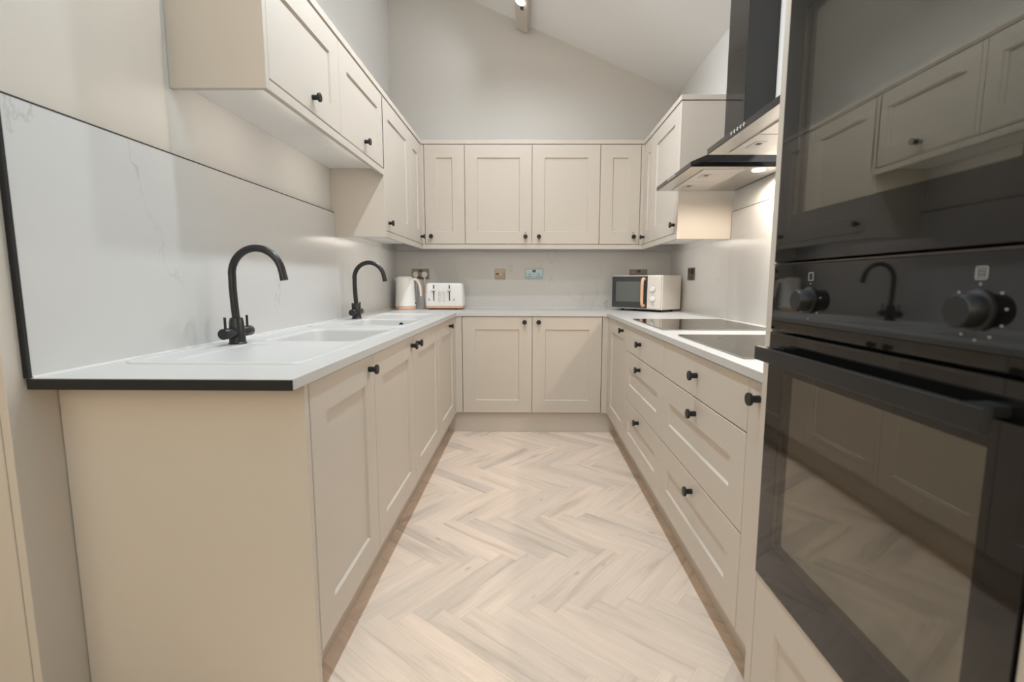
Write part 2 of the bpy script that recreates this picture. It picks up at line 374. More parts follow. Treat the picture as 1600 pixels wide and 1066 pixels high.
RBk = SPR - 0.001
yr = [1.134, 1.250, 2.048, 2.847, 3.452]
t = base('base_cabinet', 'narrow greige pull-out cabinet squeezed between the ovens and the wide drawers', 'R', yr[0], yr[1], RBk, (0.85, 1.19, 0))
add_front(t, 'door', 'R', FR, yr[0], yr[1], ZD, WBZ - 0.003, (1.190, 0.828), shaker=False)
ZG = (ZD, 0.438, 0.721, WBZ - 0.003)
for a, b, ky, lab, c in ((1, 2, 1.640, 'greige three-drawer cabinet under the nearer hob, next to the ovens', (0.85, 1.65, 0)),
                         (2, 3, 2.478, 'greige three-drawer cabinet under the farther hob', (0.85, 2.45, 0))):
    t = base('drawer_cabinet', lab, 'R', yr[a], yr[b], RBk, c)
    add_front(t, 'drawer_front', 'R', FR, yr[a], yr[b], ZG[2], ZG[3], (ky, 0.801), shaker=False)
    add_front(t, 'drawer_front', 'R', FR, yr[a], yr[b], ZG[1], ZG[2], (ky, 0.667))
    add_front(t, 'drawer_front', 'R', FR, yr[a], yr[b], ZG[0], ZG[1], (ky, 0.386))
t = base('base_cabinet', 'greige single-door shaker base cabinet beyond the drawers, by the inner corner', 'R', yr[3], yr[4], RBk, (0.85, 3.15, 0))
add_front(t, 'door', 'R', FR, yr[3], yr[4], ZD, WBZ - 0.003, (2.945, 0.828))

# kickboards
PR = 0.036; PS = 0.069                        # recess under the end cabinets, recess along the sides
tag(part('plinth', box1(FL - PS - 0.016, FL - PS, 1.1505, FB + PR + 0.016, 0, 0.149), 'cab', smooth=0, bevel=0.001), 'greige plinth board under the sink-side base cabinets', 'plinth', 'plinth boards')
tag(part('plinth', box1(FL - PS, FR + PS, FB + PR, FB + PR + 0.016, 0, 0.149), 'cab', smooth=0, bevel=0.001), 'greige plinth board under the double-door cabinet at the far end', 'plinth', 'plinth boards')
tag(part('plinth', box1(FR + PS, FR + PS + 0.016, 1.134, FB + PR + 0.016, 0, 0.149), 'cab', smooth=0, bevel=0.001), 'greige plinth board under the drawer cabinets', 'plinth', 'plinth boards')

# ------------------------------------------------------------------ worktop with two sink cut-outs
SK = ((-1.088, -0.598, 1.252, 2.268), (-1.088, -0.598, 2.325, 3.345))
wt = thing('worktop', 'thin white U-shaped worktop running round three sides of the kitchen', 'worktop', (0, 2.6, WBZ))
mb = MB(); wl = SPL - 0.004; i = 0.012
xs = [wl, SK[0][0] + i, SK[0][1] - i, WL]
mb.box(xs[0], xs[1], 1.058, WB, WBZ, WT); mb.box(xs[2], xs[3], 1.058, WB, WBZ, WT)
for y0, y1 in ((1.058, SK[0][2] + i), (SK[0][3] - i, SK[1][2] + i), (SK[1][3] - i, WB)): mb.box(xs[1], xs[2], y0, y1, WBZ, WT)
mb.box(wl, SPR + 0.004, WB, SPB + 0.004, WBZ, WT)
mb.box(WR, SPR + 0.004, 1.1335, WB, WBZ, WT)
part('slab', mb, 'top', wt, smooth=0)
tr = part('edge_trim', box1(SPL - 0.004, WL - 0.0005, 1.0545, 1.0578, WBZ - 0.001, WT - 0.001), 'black', wt, smooth=0, label='matt black metal strip')
for x in (-1.105, -0.94, -0.76, -0.575):
    part('screw', MB().cyl((x, 1.0546, WBZ + 0.011), (x, 1.0538, WBZ + 0.011), 0.0035, 12), 'rubber', tr)

# ------------------------------------------------------------------ splashbacks
def splash(label, mb, loc):
    t = thing('splashback', label, 'splashback', loc, group='splashback panels'); part('panel', mb, 'splash', t, smooth=0); return t
t = splash('white veined splashback panel behind the nearer tap, edged with black trim', box1(SPL - 0.0095, SPL, 1.062, 2.8375, WT, 1.512), (SPL, 1.95, WT))
part('end_trim', box1(SPL - 0.0095, SPL + 0.003, 1.054, 1.0618, WT + 0.0005, 1.516), 'black', t, smooth=0, label='black metal end trim')
part('top_trim', box1(SPL - 0.0095, SPL + 0.001, 1.062, 2.8375, 1.5122, 1.5155), 'black', t, smooth=0, label='thin black top edge')
splash('white veined splashback panel behind the kettle, in the sink-side corner', box1(SPL - 0.0095, SPL, 2.8385, SPB - 0.001, WT, ZPE), (SPL, 3.5, WT))
splash('white veined splashback panel across the end wall behind the sockets', box1(SPL - 0.009, SPR + 0.0095, SPB, YB - 0.0005, WT, ZPE), (0, SPB, WT))
splash('white veined splashback panel beside the microwave, on the hob-side wall', box1(SPR, XR - 0.0005, 2.9215, SPB - 0.001, WT, ZPE), (SPR, 3.5, WT))
t = splash('white veined splashback panel behind the two hobs', box1(SPR, XR - 0.0005, 1.1335, 2.9205, WT, 1.530), (SPR, 2.0, WT))
part('top_trim', box1(SPR - 0.001, XR - 0.0005, 1.1335, 2.9205, 1.5302, 1.5325), 'black', t, smooth=0, label='thin black top edge')
for a, lab in (((SPL, SPL + 0.004, 1.064, SPB, WT, WT + 0.004), 'sink-side'), ((SPL, SPR, SPB - 0.004, SPB, WT, WT + 0.004), 'end-wall'), ((SPR - 0.004, SPR, 1.134, SPB, WT, WT + 0.004), 'hob-side')):
    tag(part('sealant_bead', box1(*a), 'silicone', smooth=0), 'white sealant line where the %s splashback meets the worktop' % lab, 'sealant', 'sealant lines')

# ------------------------------------------------------------------ wall cabinets
def wallu(label, face, u0, u1, zb, back, doors, loc, ztop=ZUT, strip=False):
    t = thing('wall_cabinet', label, 'cabinet', loc)
    pl = {'L': UL, 'R': UR, 'B': UB}[face]; f = fmap(face, pl)
    a = f(u0 + 0.0005, -0.0195, zb + 0.001); b = list(f(u1 - 0.0005, -0.0195, ztop))
    if face in 'LR': b[0] = back
    else: b[1] = back
    part('body', box1(a[0], b[0], a[1], b[1], a[2] + 0.001, b[2]), 'cab', t, smooth=0)
    part('underside', box1(a[0], b[0], a[1] + 0.0002, b[1] - 0.0002, a[2] - 0.001, a[2] + 0.001), 'under', t, smooth=0, label='white underside board')
    for d0, d1, k in doors: add_front(t, 'door', face, pl, d0, d1, zb, ztop, k)
    if strip:                                     # unseen fill strip added behind the pelmet to brighten the wall below
        sg = 1 if face == 'L' else -1; xs_ = pl - sg * 0.030; zz = zb - 0.004; yc = (u0 + u1) / 2; ln = u1 - u0 - 0.06 - 0.16 * (zb > 1.5); yc -= 0.08 * (zb > 1.5)
        part('added_fill_strip', box1(xs_ - 0.005, xs_ + 0.005, yc - ln / 2, yc + ln / 2, zz, zb - 0.0002), 'strip', t, smooth=0, label='slim glowing fill strip added out of view behind the pelmet')
        ld = bpy.data.lights.new('fill_strip_light', 'AREA'); ld.shape = 'RECTANGLE'; ld.size = 0.010; ld.size_y = ln; ld.energy = FILL_STRIP_W * ln; ld.color = FILL_STRIP_COL
        lo = bpy.data.objects.new('fill_strip_light', ld); C.objects.link(lo); lo.parent = t; lo.location = Vector((xs_, yc, zz - 0.001)) - OFF[t.name]; lo.rotation_euler = (0, sg * math.radians(25), 0)
    return t
y1, y2, y3, y4, y5 = 1.620, 2.215, 2.858, 3.470, 3.803
t = wallu('short greige wall cabinet at the open end, high above the nearer tap', 'L', y1, y2, ZBB, XL + 0.0005, [(y1, y2, (1.938, 1.816))], (UL, 1.9, ZBB), strip=True)
part('end_panel', box1(XL + 0.0005, UL, 1.600, 1.6195, ZBP, ZUT), 'cab', t, smooth=0, bevel=0.001)
wallu('short greige wall cabinet high above the farther sink, touching the tall one', 'L', y2, y3 - 0.02, ZBB, XL + 0.0005, [(y2, y3 - 0.003, (2.530, 1.818))], (UL, 2.5, ZBB), strip=True)
t = wallu('full-height greige wall cabinet above the farther tap with grey side showing', 'L', y3, y4, ZUB, XL + 0.0005, [(y3, y4, (2.915, 1.463))], (UL, 3.16, ZUB), strip=True)
part('end_panel', box1(XL + 0.0005, UL, 2.8385, y3 - 0.0005, ZPE, ZUT), 'cab', t, smooth=0, bevel=0.001)
t = wallu('greige corner wall cabinet above the kettle, on the sink-side wall', 'L', y4, y5, ZUB, XL + 0.0005, [(y4, y5, (3.764, 1.466))], (UL, 3.63, ZUB), strip=True)
mb = MB(); pf = [(UL, y5 + 0.001), (UL, UB), (-0.808, UB), (-0.808, UB + 0.016), (UL - 0.018, UB + 0.016), (UL - 0.018, y5 + 0.001)]
mb.loops([[(x, y, ZUB) for x, y in pf], [(x, y, ZUT) for x, y in pf]]); part('corner_post', mb, 'cab', t, smooth=0)
BKb = YB - 0.0005
t = wallu('narrow greige wall cabinet on the end wall above the toaster', 'B', -0.806, -0.4954, ZUB, BKb, [(-0.806, -0.4954, (-0.757, 1.471))], (-0.65, UB, ZUB))
t = wallu('greige double-door wall cabinet in the middle of the end wall', 'B', -0.4954, 0.5424, ZUB, BKb, [(-0.4954, 0.0215, (-0.028, 1.470)), (0.0215, 0.5424, (0.076, 1.470))], (0.02, UB, ZUB))
dl = [c for c in t.children if c.name.startswith('door')][0]
def hook(x, y, z):
    return MB().tube([(x, y, z + 0.012), (x + 0.004, y, z + 0.019), (x + 0.0045, y, z + 0.026), (x, y, z + 0.031), (x - 0.005, y, z + 0.029), (x - 0.006, y, z + 0.025)], 0.0011, 6)
part('wire_loop', hook(-0.028, UB - 0.006, 1.474), 'dark', dl, label='thin dark wire loop behind the knob')
t = wallu('narrow greige wall cabinet on the end wall above the microwave', 'B', 0.5424, 0.8512, ZUB, BKb, [(0.5424, 0.8512, (0.805, 1.470))], (0.7, UB, ZUB))
dl = [c for c in t.children if c.name.startswith('door')][0]
part('wire_loop', hook(0.803, UB - 0.006, 1.474), 'dark', dl, label='thin dark wire loop behind the knob')
z1, z2, z3 = 2.957, 3.561, 3.803
t = wallu('greige wall cabinet beside the cooker hood, its grey side showing', 'R', z1, z2, ZUB, XR - 0.0005, [(z1, z2, (2.992, 1.464))], (UR, 3.25, ZUB), strip=True)
part('end_panel', box1(UR + 0.001, XR - 0.0005, 2.936, z1 - 0.0005, ZPE, ZUT), 'cab', t, smooth=0, bevel=0.001)
t = wallu('greige corner wall cabinet on the hob-side wall, behind the one beside the hood', 'R', z2, z3, ZUB, XR - 0.0005, [(z2, z3, (3.762, 1.464))], (UR, 3.68, ZUB), strip=True)
mb = MB(); pf = [(UR, z3 + 0.001), (UR, UB), (0.853, UB), (0.853, UB + 0.016), (UR + 0.018, UB + 0.016), (UR + 0.018, z3 + 0.001)]
mb.loops([[(x, y, ZUB) for x, y in pf], [(x, y, ZUT) for x, y in pf]]); part('corner_post', mb, 'cab', t, smooth=0)

# cornices and pelmets
c0, c1, cw = ZUT + 0.005, ZUT + 0.034, 0.018
def trim(name, label, cat, grp, *a): return tag(part(name, box1(*a), 'cab', smooth=0, bevel=0.0015), label, cat, grp)
trim('cornice', 'greige cornice strip along the top of the sink-side wall cabinets', 'cornice', 'cornice strips', UL - cw, UL + 0.004, 1.600, UB - 0.0042, c0, c1)
trim('cornice', 'greige cornice strip along the top of the end-wall cabinets', 'cornice', 'cornice strips', UL - cw, UR + cw, UB - 0.004, UB + cw, c0, c1)
trim('cornice', 'greige cornice strip above the wall cabinets by the cooker hood', 'cornice', 'cornice strips', UR - 0.004, UR + cw, 2.9545, UB - 0.0042, c0, c1)
trim('cornice', 'short greige cornice return over the grey cabinet side behind the hood', 'cornice', 'cornice strips', UR - 0.004, XR - 0.001, 2.932, 2.954, c0, c1)
p1 = ZUB - 0.003
trim('pelmet', 'greige pelmet strip under the short cabinets above the nearer sink', 'pelmet', 'pelmet strips', UL - 0.02, UL, 1.6198, 2.838, ZBP, ZBB - 0.003)
trim('pelmet', 'greige pelmet strip under the tall sink-side wall cabinets', 'pelmet', 'pelmet strips', UL - 0.02, UL, y3, UB - 0.0005, ZPE, p1)
trim('pelmet', 'greige pelmet strip under the end-wall cabinets', 'pelmet', 'pelmet strips', UL - 0.02, UR + 0.02, UB, UB + 0.02, ZPE, p1)
trim('pelmet', 'greige pelmet strip under the wall cabinets by the hood', 'pelmet', 'pelmet strips', UR, UR + 0.02, 2.9568, UB - 0.0005, ZPE, p1)

# ------------------------------------------------------------------ tall cabinet at the near end of the sink run
t = thing('tall_cabinet', 'tall greige cabinet standing at the open end of the sink run', 'cabinet', (-1.45, 1.3, 0))
part('side_panel', box1(-1.1495, -1.1300, 1.015, 1.577, 0, 2.62), 'cab', t, smooth=0, bevel=0.0015)
part('body', box1(-1.75, -1.1500, 1.036, 1.577, 0.0, 2.62), 'carcass', t, smooth=0)
add_front(t, 'door', 'B', 1.0155, -1.75, -1.1510, 0.12, 2.60)

# ------------------------------------------------------------------ sinks
def sink(label, x0, x1, y0, y1, by0, by1, dr0, dr1, loc):
    t = thing('inset_sink', label, 'sink', loc, group='white inset sinks')
    zt = WT + 0.0055; mb = MB()
    def lp(P, z): return [(x, y, z) for x, y in P]
    def ins(d, r): return rrect(x0 + d, x1 - d, y0 + d, y1 - d, r)
    n = len(ins(0, 0.03))
    # outer roll of the rim
    mb.loops([lp(ins(0, 0.045), WT + 0.0002), lp(ins(0.0015, 0.044), WT + 0.003), lp(ins(0.005, 0.042), zt), lp(ins(0.016, 0.036), zt), lp(ins(0.022, 0.033), zt - 0.0035)], False, False)
    outer = lp(ins(0.022, 0.033), zt - 0.0035)
    zi = zt - 0.0035
    bx0, bx1 = x0 + 0.105, x1 - 0.034
    def bl(d, r): return rrect(bx0 + d, bx1 - d, by0 + d, by1 - d, r)
    hole = lp(bl(0, 0.05), zi)
    def dl_(d, r): return rrect(bx0 + d, bx1 - d, dr0 + d, dr1 - d, r)
    hole2 = lp(dl_(0, 0.04), zi)
    vs = [outer, hole, hole2]
    tri = tessellate_polygon([[Vector(p) for p in l] for l in vs])
    mb.add([p for l in vs for p in l], [tuple(tr_) for tr_ in tri])
    part('rim', mb, 'sink', t, smooth=40)
    b = MB(); b.loops([lp(bl(0, 0.05), zi), lp(bl(0.004, 0.048), zi - 0.003), lp(bl(0.008, 0.046), zi - 0.012), lp(bl(0.016, 0.045), zi - 0.165), lp(bl(0.022, 0.042), zi - 0.178), lp(bl(0.036, 0.03), zi - 0.185)], False, True)
    bw = part('bowl', b, 'sink', t, smooth=45)
    cxm, cym = (bx0 + bx1) / 2, (by0 + by1) / 2
    part('waste', MB().lathe([(0.0, 0.0), (0.045, 0.0), (0.045, 0.002), (0.036, 0.003), (0.030, 0.001), (0, 0.001)], (cxm, cym, zi - 0.1855), (0, 0, 1)), 'chrome', bw)
    d = MB(); d.loops([lp(dl_(0, 0.04), zi), lp(dl_(0.006, 0.036), zi - 0.0035), lp(dl_(0.012, 0.032), zi - 0.0045)], False, True)
    dr = part('drainer', d, 'sink', t, smooth=45)
    return t, bw
t, bw = sink('white inset sink with drainer, nearest the black worktop trim', *SK[0], 1.752, 2.225, 1.300, 1.722, (-0.84, 1.76, WT))
t, bw = sink('white inset sink farther along, with its overflow hole in view', *SK[1], 2.452, 2.865, 2.905, 3.300, (-0.84, 2.83, WT))
part('overflow', MB().lathe([(0.0, 0), (0.012, 0), (0.012, 0.002), (0, 0.002)], (-0.755, 2.8535, 0.868), (0, -1, 0.05), 20), 'rubber', bw, label='dark round overflow hole')

# ------------------------------------------------------------------ taps
def tap(label, x, y, loc):
    t = thing('mixer_tap', label, 'tap', loc, group='matt black mixer taps')
    z = WT + 0.0022
    part('base', MB().lathe([(0.029, 0), (0.029, 0.003), (0.0265, 0.006), (0.0225, 0.080), (0.0210, 0.084), (0.0205, 0.090), (0.015, 0.092)], (x, y, z), (0, 0, 1), 28), 'tap', t, smooth=35)
    pts = [(x, y, z + 0.085), (x - 0.002, y, z + 0.12), (x - 0.004, y, z + 0.16), (x - 0.005, y, z + 0.20), (x - 0.004, y, z + 0.235)]
    cx_, cz_, rr = x + 0.083, z + 0.236, 0.088
    for a in range(176, 15, -8): pts.append((cx_ + rr * math.cos(math.radians(a)), y, cz_ + rr * math.sin(math.radians(a)) * 1.06))
    pts += [(cx_ + 0.0875, y, cz_ + 0.012), (cx_ + 0.092, y, cz_ - 0.012)]
    part('spout', MB().tube(pts, 0.0125, 18), 'tap', t, smooth=50)
    e = Vector(pts[-1]); d = (Vector(pts[-1]) - Vector(pts[-2])).normalized()
    part('spout_tip', MB().cyl(e - d * 0.012, e + d * 0.004, 0.0132, 18), 'tap', t)
    zc = z + 0.040
    for s in (-1, 1):
        h = part('handle', MB().lathe([(0.018, 0.012), (0.018, 0.03), (0.0185, 0.031), (0.0185, 0.078), (0.0172, 0.080), (0, 0.080)], (x, y, zc), (0, s, 0), 24), 'tap', t, smooth=35)
        part('lever', MB().cyl((x, y + s * 0.064, zc + 0.015), (x, y + s * 0.064, zc + 0.056), 0.0042, 12, ch=0.0006), 'tap', h)
    return t
tap('matt black swan-neck mixer tap on the nearer sink', -1.018, 1.673, (-1.018, 1.673, WT))
tap('matt black swan-neck mixer tap on the farther sink', -1.022, 2.865, (-1.022, 2.865, WT))

# ------------------------------------------------------------------ hobs
def hob(label, y0, y1):
    t = thing('induction_hob', label, 'hob', (0.9, (y0 + y1) / 2, WT), group='black glass hobs')
    P = rrect(0.618, 1.140, y0, y1, 0.004, 3); Q = rrect(0.6195, 1.1385, y0 + 0.0015, y1 - 0.0015, 0.003, 3)
    gl = part('glass', MB().loops([[(x, y, WT + 0.0003) for x, y in P], [(x, y, WT + 0.0045) for x, y in P], [(x, y, WT + 0.006) for x, y in Q]]), 'hob', t, smooth=20)
    ym = (y0 + y1) / 2
    for x, y, r in ((0.80, ym - 0.15, 0.085), (0.80, ym + 0.15, 0.07), (1.02, ym - 0.15, 0.07), (1.02, ym + 0.15, 0.085)):
        m_ = MB(); n = 40
        m_.loops([[(x + rr * math.cos(2 * math.pi * i / n), y + rr * math.sin(2 * math.pi * i / n), WT + 0.0062) for i in range(n)] for rr in (r, r - 0.0012)], False, False)
        part('zone_ring', m_, 'dark', gl, smooth=0)
hob('black glass induction hob nearer the ovens', 1.382, 2.004)
hob('black glass induction hob nearer the microwave', 2.228, 2.884)

# ------------------------------------------------------------------ cooker hoods
def hood(label, y0, y1):
    zb, zl, x0, x1 = 1.650, 1.671, 0.742, XR - 0.001
    t = thing('cooker_hood', label, 'cooker hood', ((x0 + x1) / 2, (y0 + y1) / 2, zb), group='black chimney hoods')
    ym = (y0 + y1) / 2; cx0, cy0, cy1, zc = 1.050, ym - 0.118, ym + 0.118, 1.815
    m_ = MB()
    m_.loops([[(x0, y0, zb), (x1, y0, zb), (x1, y1, zb), (x0, y1, zb)], [(x0, y0, zl), (x1, y0, zl), (x1, y1, zl), (x0, y1, zl)],
              [(cx0 - 0.01, cy0 - 0.01, zc), (x1, cy0 - 0.01, zc), (x1, cy1 + 0.01, zc), (cx0 - 0.01, cy1 + 0.01, zc)]])
    can = part('canopy', m_, 'hoodblack', t, smooth=0, bevel=0.0012)
    part('chimney', box1(cx0, x1, cy0, cy1, zc - 0.003, cz(cx0) - 0.002 - (XR - cx0) * 0.0 - 0.07), 'hoodblack', t, smooth=0, bevel=0.001)
    part('bottom_plate', box1(x0 + 0.004, x1 - 0.02, y0 + 0.004, y1 - 0.004, zb - 0.002, zb + 0.0002), 'steel', can, smooth=0, label='brushed steel underside')
    fw_ = (y1 - y0 - 0.10) / 2
    for q in (0, 1):
        a = y0 + 0.045 + q * (fw_ + 0.01)
        fl = part('grease_filter', box1(x0 + 0.075, x1 - 0.19, a, a + fw_, zb - 0.007, zb - 0.002), 'filter', t, smooth=0, bevel=0.001)
        part('latch', box1(x0 + 0.105, x0 + 0.150, a + fw_ / 2 - 0.045, a + fw_ / 2 + 0.045, zb - 0.009, zb - 0.007), 'steel', fl, smooth=0, bevel=0.0008)
        part('latch_slot', box1(x0 + 0.117, x0 + 0.137, a + fw_ / 2 - 0.030, a + fw_ / 2 - 0.005, zb - 0.0096, zb - 0.009), 'dark', fl, smooth=0)
    for q in range(5):
        yb = ym - 0.055 + q * 0.026
        part('button', MB().lathe([(0.0065, 0), (0.0065, 0.003), (0.0055, 0.004), (0, 0.004)], (x0 - 0.0005, yb, (zb + zl) / 2), (-1, 0, 0), 14), 'chrome', t, label='small round chrome button')
    for s in (-1,):
        yy = ym + s * 0.235; xx = x1 - 0.115
        lp = part('lamp', MB().lathe([(0.030, 0), (0.030, 0.003), (0.0, 0.003)], (xx, yy, zb - 0.002), (0, 0, -1), 20), 'hoodlamp', t, smooth=30, label='round lit hood lamp')
        ld = bpy.data.lights.new('hood_light', 'SPOT'); ld.energy = HOOD_W; ld.color = HOOD_COL; ld.shadow_soft_size = 0.028; ld.spot_size = math.radians(176); ld.spot_blend = 0.35
        lo = bpy.data.objects.new('hood_light', ld); C.objects.link(lo); lo.parent = t; lo.location = Vector((xx, yy, zb - 0.008)) - OFF[t.name]
    return t
hood('black chimney cooker hood over the nearer hob, partly behind the ovens', 1.510, 2.110)
hood('black chimney cooker hood over the farther hob, beside the wall cabinet', 2.318, 2.918)

# ------------------------------------------------------------------ oven housing and ovens
t = thing('oven_housing', 'tall greige oven housing with end panel and shaker door at its foot', 'cabinet', (0.87, 0.8, 0))
YN, YF = 0.506, 1.1025
part('end_panel', box1(TX, SPR - 0.001, YF + 0.0005, 1.1325, 0, 2.30), 'cab', t, smooth=0, bevel=0.0015, label='greige end panel on the hob side')
part('end_panel', box1(TX, SPR - 0.001, YN - 0.03, YN - 0.0005, 0, 2.30), 'cab', t, smooth=0, bevel=0.0015)
mb = MB(); bx = TX + 0.021
mb.box(bx, SPR - 0.001, YN, YF, 0.115, 0.425); mb.box(bx, SPR - 0.001, YN, YF, 1.996, 2.30); mb.box(SPR - 0.02, SPR - 0.001, YN, YF, 0.425, 1.996)
part('body', mb, 'carcass', t, smooth=0)
add_front(t, 'door', 'R', TX, YN, YF, 0.12, 0.4265)
add_front(t, 'door', 'R', TX, YN, YF, 1.998, 2.30)
part('plinth', box1(TX + 0.05, TX + 0.066, YN, YF, 0, 0.114), 'cab', t, smooth=0)

def oven(label, zb, knobs, grp, dh=0.578):
    t = thing('built_in_oven', label, 'oven', (0.85, 0.8, zb), group=grp)
    zd, zc0, zc1 = zb + dh, zb + dh + 0.006, zb + dh + 0.148
    y0, y1 = YN + 0.002, YF - 0.002; xf = TX - 0.004
    cb = MB(); cb.box(xf + 0.046, SPR - 0.03, y0 + 0.01, y1 - 0.01, zb + 0.01, zc1 - 0.01)
    part('body', cb, 'ovenmatt', t, smooth=0)
    # door: black printed border round a clear window, coated inner pane behind
    wy0, wy1, wz0, wz1 = y0 + 0.058, y1 - 0.060, zb + 0.095, zb + 0.492
    m_ = MB(); xb = xf + 0.006
    for a in ((y0, y1, zb, wz0), (y0, y1, wz1, zd), (y0, wy0, wz0, wz1), (wy1, y1, wz0, wz1)): m_.box(xf, xb, *a)
    d = part('door', m_, 'ovenblack', t, smooth=0)
    part('window_pane', box1(xf + 0.0002, xf + 0.0008, wy0, wy1, wz0, wz1), 'pane', d, smooth=0, label='clear glass window')
    part('inner_pane', box1(xf + 0.012, xf + 0.015, wy0 - 0.03, wy1 + 0.03, wz0 - 0.03, wz1 + 0.03), 'innerpane', d, smooth=0)
    part('door_frame', MB().box(xb + 0.0005, xf + 0.0115, y0 + 0.004, wy0 - 0.004, zb + 0.004, zd - 0.004).box(xb + 0.0005, xf + 0.0115, wy1 + 0.004, y1 - 0.004, zb + 0.004, zd - 0.004)
         .box(xf + 0.0155, xf + 0.045, y0 + 0.004, y1 - 0.004, zb + 0.004, zd - 0.004), 'ovenmatt', d, smooth=0)
    # handle
    hz = zd - 0.044; hx = xf - 0.044
    h = part('handle', MB().box(hx, hx + 0.012, y0 + 0.022, y1 - 0.022, hz - 0.015, hz + 0.015), 'black', t, smooth=0, bevel=0.0015)
    for a in (y0 + 0.034, y1 - 0.062): part('handle_bracket', box1(hx + 0.0115, xf + 0.0005, a, a + 0.028, hz + 0.001, hz + 0.0145), 'black', h, smooth=0, bevel=0.001)
    cpn = part('control_panel', box1(xf, xf + 0.045, y0, y1, zc0, zc1), 'ovenblack', t, smooth=0, bevel=0.0015)
    part('panel_trim', box1(xf - 0.001, xf + 0.02, y0, y1, zc1 + 0.0006, zc1 + 0.003), 'nickel', t, smooth=0, label='thin dark metal line above the controls')
    if knobs:
        kz = zc0 + 0.070
        for ky, kind in ((0.956, 0), (0.598, 1)):
            k = part('knob', MB().lathe([(0.0255, 0), (0.0255, 0.004), (0.0215, 0.006), (0.0205, 0.026), (0.019, 0.028), (0, 0.028)], (xf - 0.0002, ky, kz), (-1, 0, 0), 32), 'black', cpn, smooth=35)
            part('pointer', box1(xf - 0.0287, xf - 0.0281, ky - 0.0012, ky + 0.0012, kz + 0.008, kz + 0.018), 'print', k, smooth=0) if False else None
            # printed symbols: small cooker outline above, dots around
            ic = MB(); s = 0.008; zi = kz + 0.046; X0, X1 = xf - 0.0008, xf - 0.0002
            ic.box(X0, X1, ky - s, ky + s, zi + s - 0.0014, zi + s); ic.box(X0, X1, ky - s, ky + s, zi - s, zi - s + 0.0014)
            ic.box(X0, X1, ky - s, ky - s + 0.0014, zi - s, zi + s); ic.box(X0, X1, ky + s - 0.0014, ky + s, zi - s, zi + s)
            ic.box(X0, X1, ky - 0.001, ky + 0.001, zi - s - 0.007, zi - s - 0.004)
            if kind:
                ic.box(X0, X1, ky - s + 0.003, ky + s - 0.003, zi - 0.0045, zi - 0.0033); ic.box(X0, X1, ky - s + 0.003, ky + s - 0.003, zi + 0.0033, zi + 0.0045); ic.box(X0, X1, ky - s + 0.003, ky + s - 0.003, zi - 0.0006, zi + 0.0006)
            part('symbol', ic, 'print', cpn, smooth=0, label='small printed cooker symbol')
            mk = MB()
            for a in (range(-150, 151, 50) if not kind else range(-160, 161, 32)):
                ca = math.radians(a + 270 if kind else a + 270); yy, zz = ky + 0.036 * math.cos(ca), kz + 0.036 * math.sin(ca)
                if zz > kz + 0.030: continue
                mk.box(X0, X1, yy - 0.0016, yy + 0.0016, zz - 0.0011, zz + 0.0011)
            part('dial_marks', mk, 'print', cpn, smooth=0, label='printed marks round the dial')
    return t
oven('black built-in oven with two dials and a bar handle, lower of the stacked pair', 0.4285, True, 'stacked black ovens')
oven('black built-in oven with a plain glass door, upper of the stacked pair', 1.1625, False, 'stacked black ovens', 0.680)

# ------------------------------------------------------------------ wall plates
def bplate(name, label, cat, x0, x1, z0, z1, m):
    t = thing(name, label, cat, ((x0 + x1) / 2, SPB, (z0 + z1) / 2), group='metal wall plates')
    p = part('plate', box1(x0, x1, SPB - 0.006, SPB - 0.0002, z0, z1), m, t, smooth=0, bevel=0.0015)
    return t, p
def rockers(p, xs, z, y=SPB - 0.0062):
    for x in xs: part('switch', box1(x - 0.006, x + 0.006, y - 0.003, y + 0.001, z - 0.010, z + 0.010), 'dark', p, smooth=0, bevel=0.001)
def pins(p, cx_, zc, y=SPB - 0.0062):
    for dx, dz, ww, hh in ((0, 0.010, 0.0025, 0.005), (-0.011, -0.010, 0.004, 0.0022), (0.011, -0.010, 0.004, 0.0022)):
        part('pin_hole', box1(cx_ + dx - ww, cx_ + dx + ww, y - 0.0006, y + 0.0004, zc + dz - hh, zc + dz + hh), 'rubber', p, smooth=0)
t, p = bplate('double_socket', 'bronze-toned double wall socket with two white plugs, behind the kettle', 'socket', -0.990, -0.844, 1.145, 1.231, 'nickel')
rockers(p, (-0.924, -0.908), 1.214)
for x, lab in ((-0.9545, 'white mains plug in the left half of the socket behind the kettle'), (-0.8795, 'white mains plug in the right half of the socket behind the kettle')):
    pl = thing('mains_plug', lab, 'plug', (x, SPB - 0.03, 1.18), group='white mains plugs')
    part('plug_body', MB().lathe([(0.0245, 0.0), (0.0255, 0.006), (0.0245, 0.022), (0.021, 0.028), (0, 0.029)], (x, SPB - 0.0064, 1.182), (0, -1, 0), 24), 'white', pl, smooth=40)
    part('cord', MB().tube([(x, SPB - 0.02, 1.168), (x + 0.001, SPB - 0.022, 1.140), (x + 0.004, SPB - 0.024, 1.09), (x + 0.002, SPB - 0.03, 1.0), (x + 0.01, SPB - 0.035, 0.93), (x + 0.02, SPB - 0.045, 0.9045)], [0.009, 0.007, 0.0035, 0.0035, 0.0035, 0.0035], 8), 'white', pl, smooth=60)
t, p = bplate('fused_switch', 'square bronze-toned fused switch plate with a tiny lit dot', 'switch', -0.287, -0.202, 1.146, 1.230, 'nickel')
part('switch', box1(-0.276, -0.256, SPB - 0.009, SPB - 0.005, 1.184, 1.196), 'dark', p, smooth=0, bevel=0.001)
part('fuse_cover', box1(-0.226, -0.212, SPB - 0.0075, SPB - 0.005, 1.174, 1.206), 'nickel', p, smooth=0, bevel=0.001)
part('indicator', MB().lathe([(0.005, 0), (0.0045, 0.002), (0, 0.0025)], (-0.235, SPB - 0.006, 1.189), (0, -1, 0), 14), 'white', p)
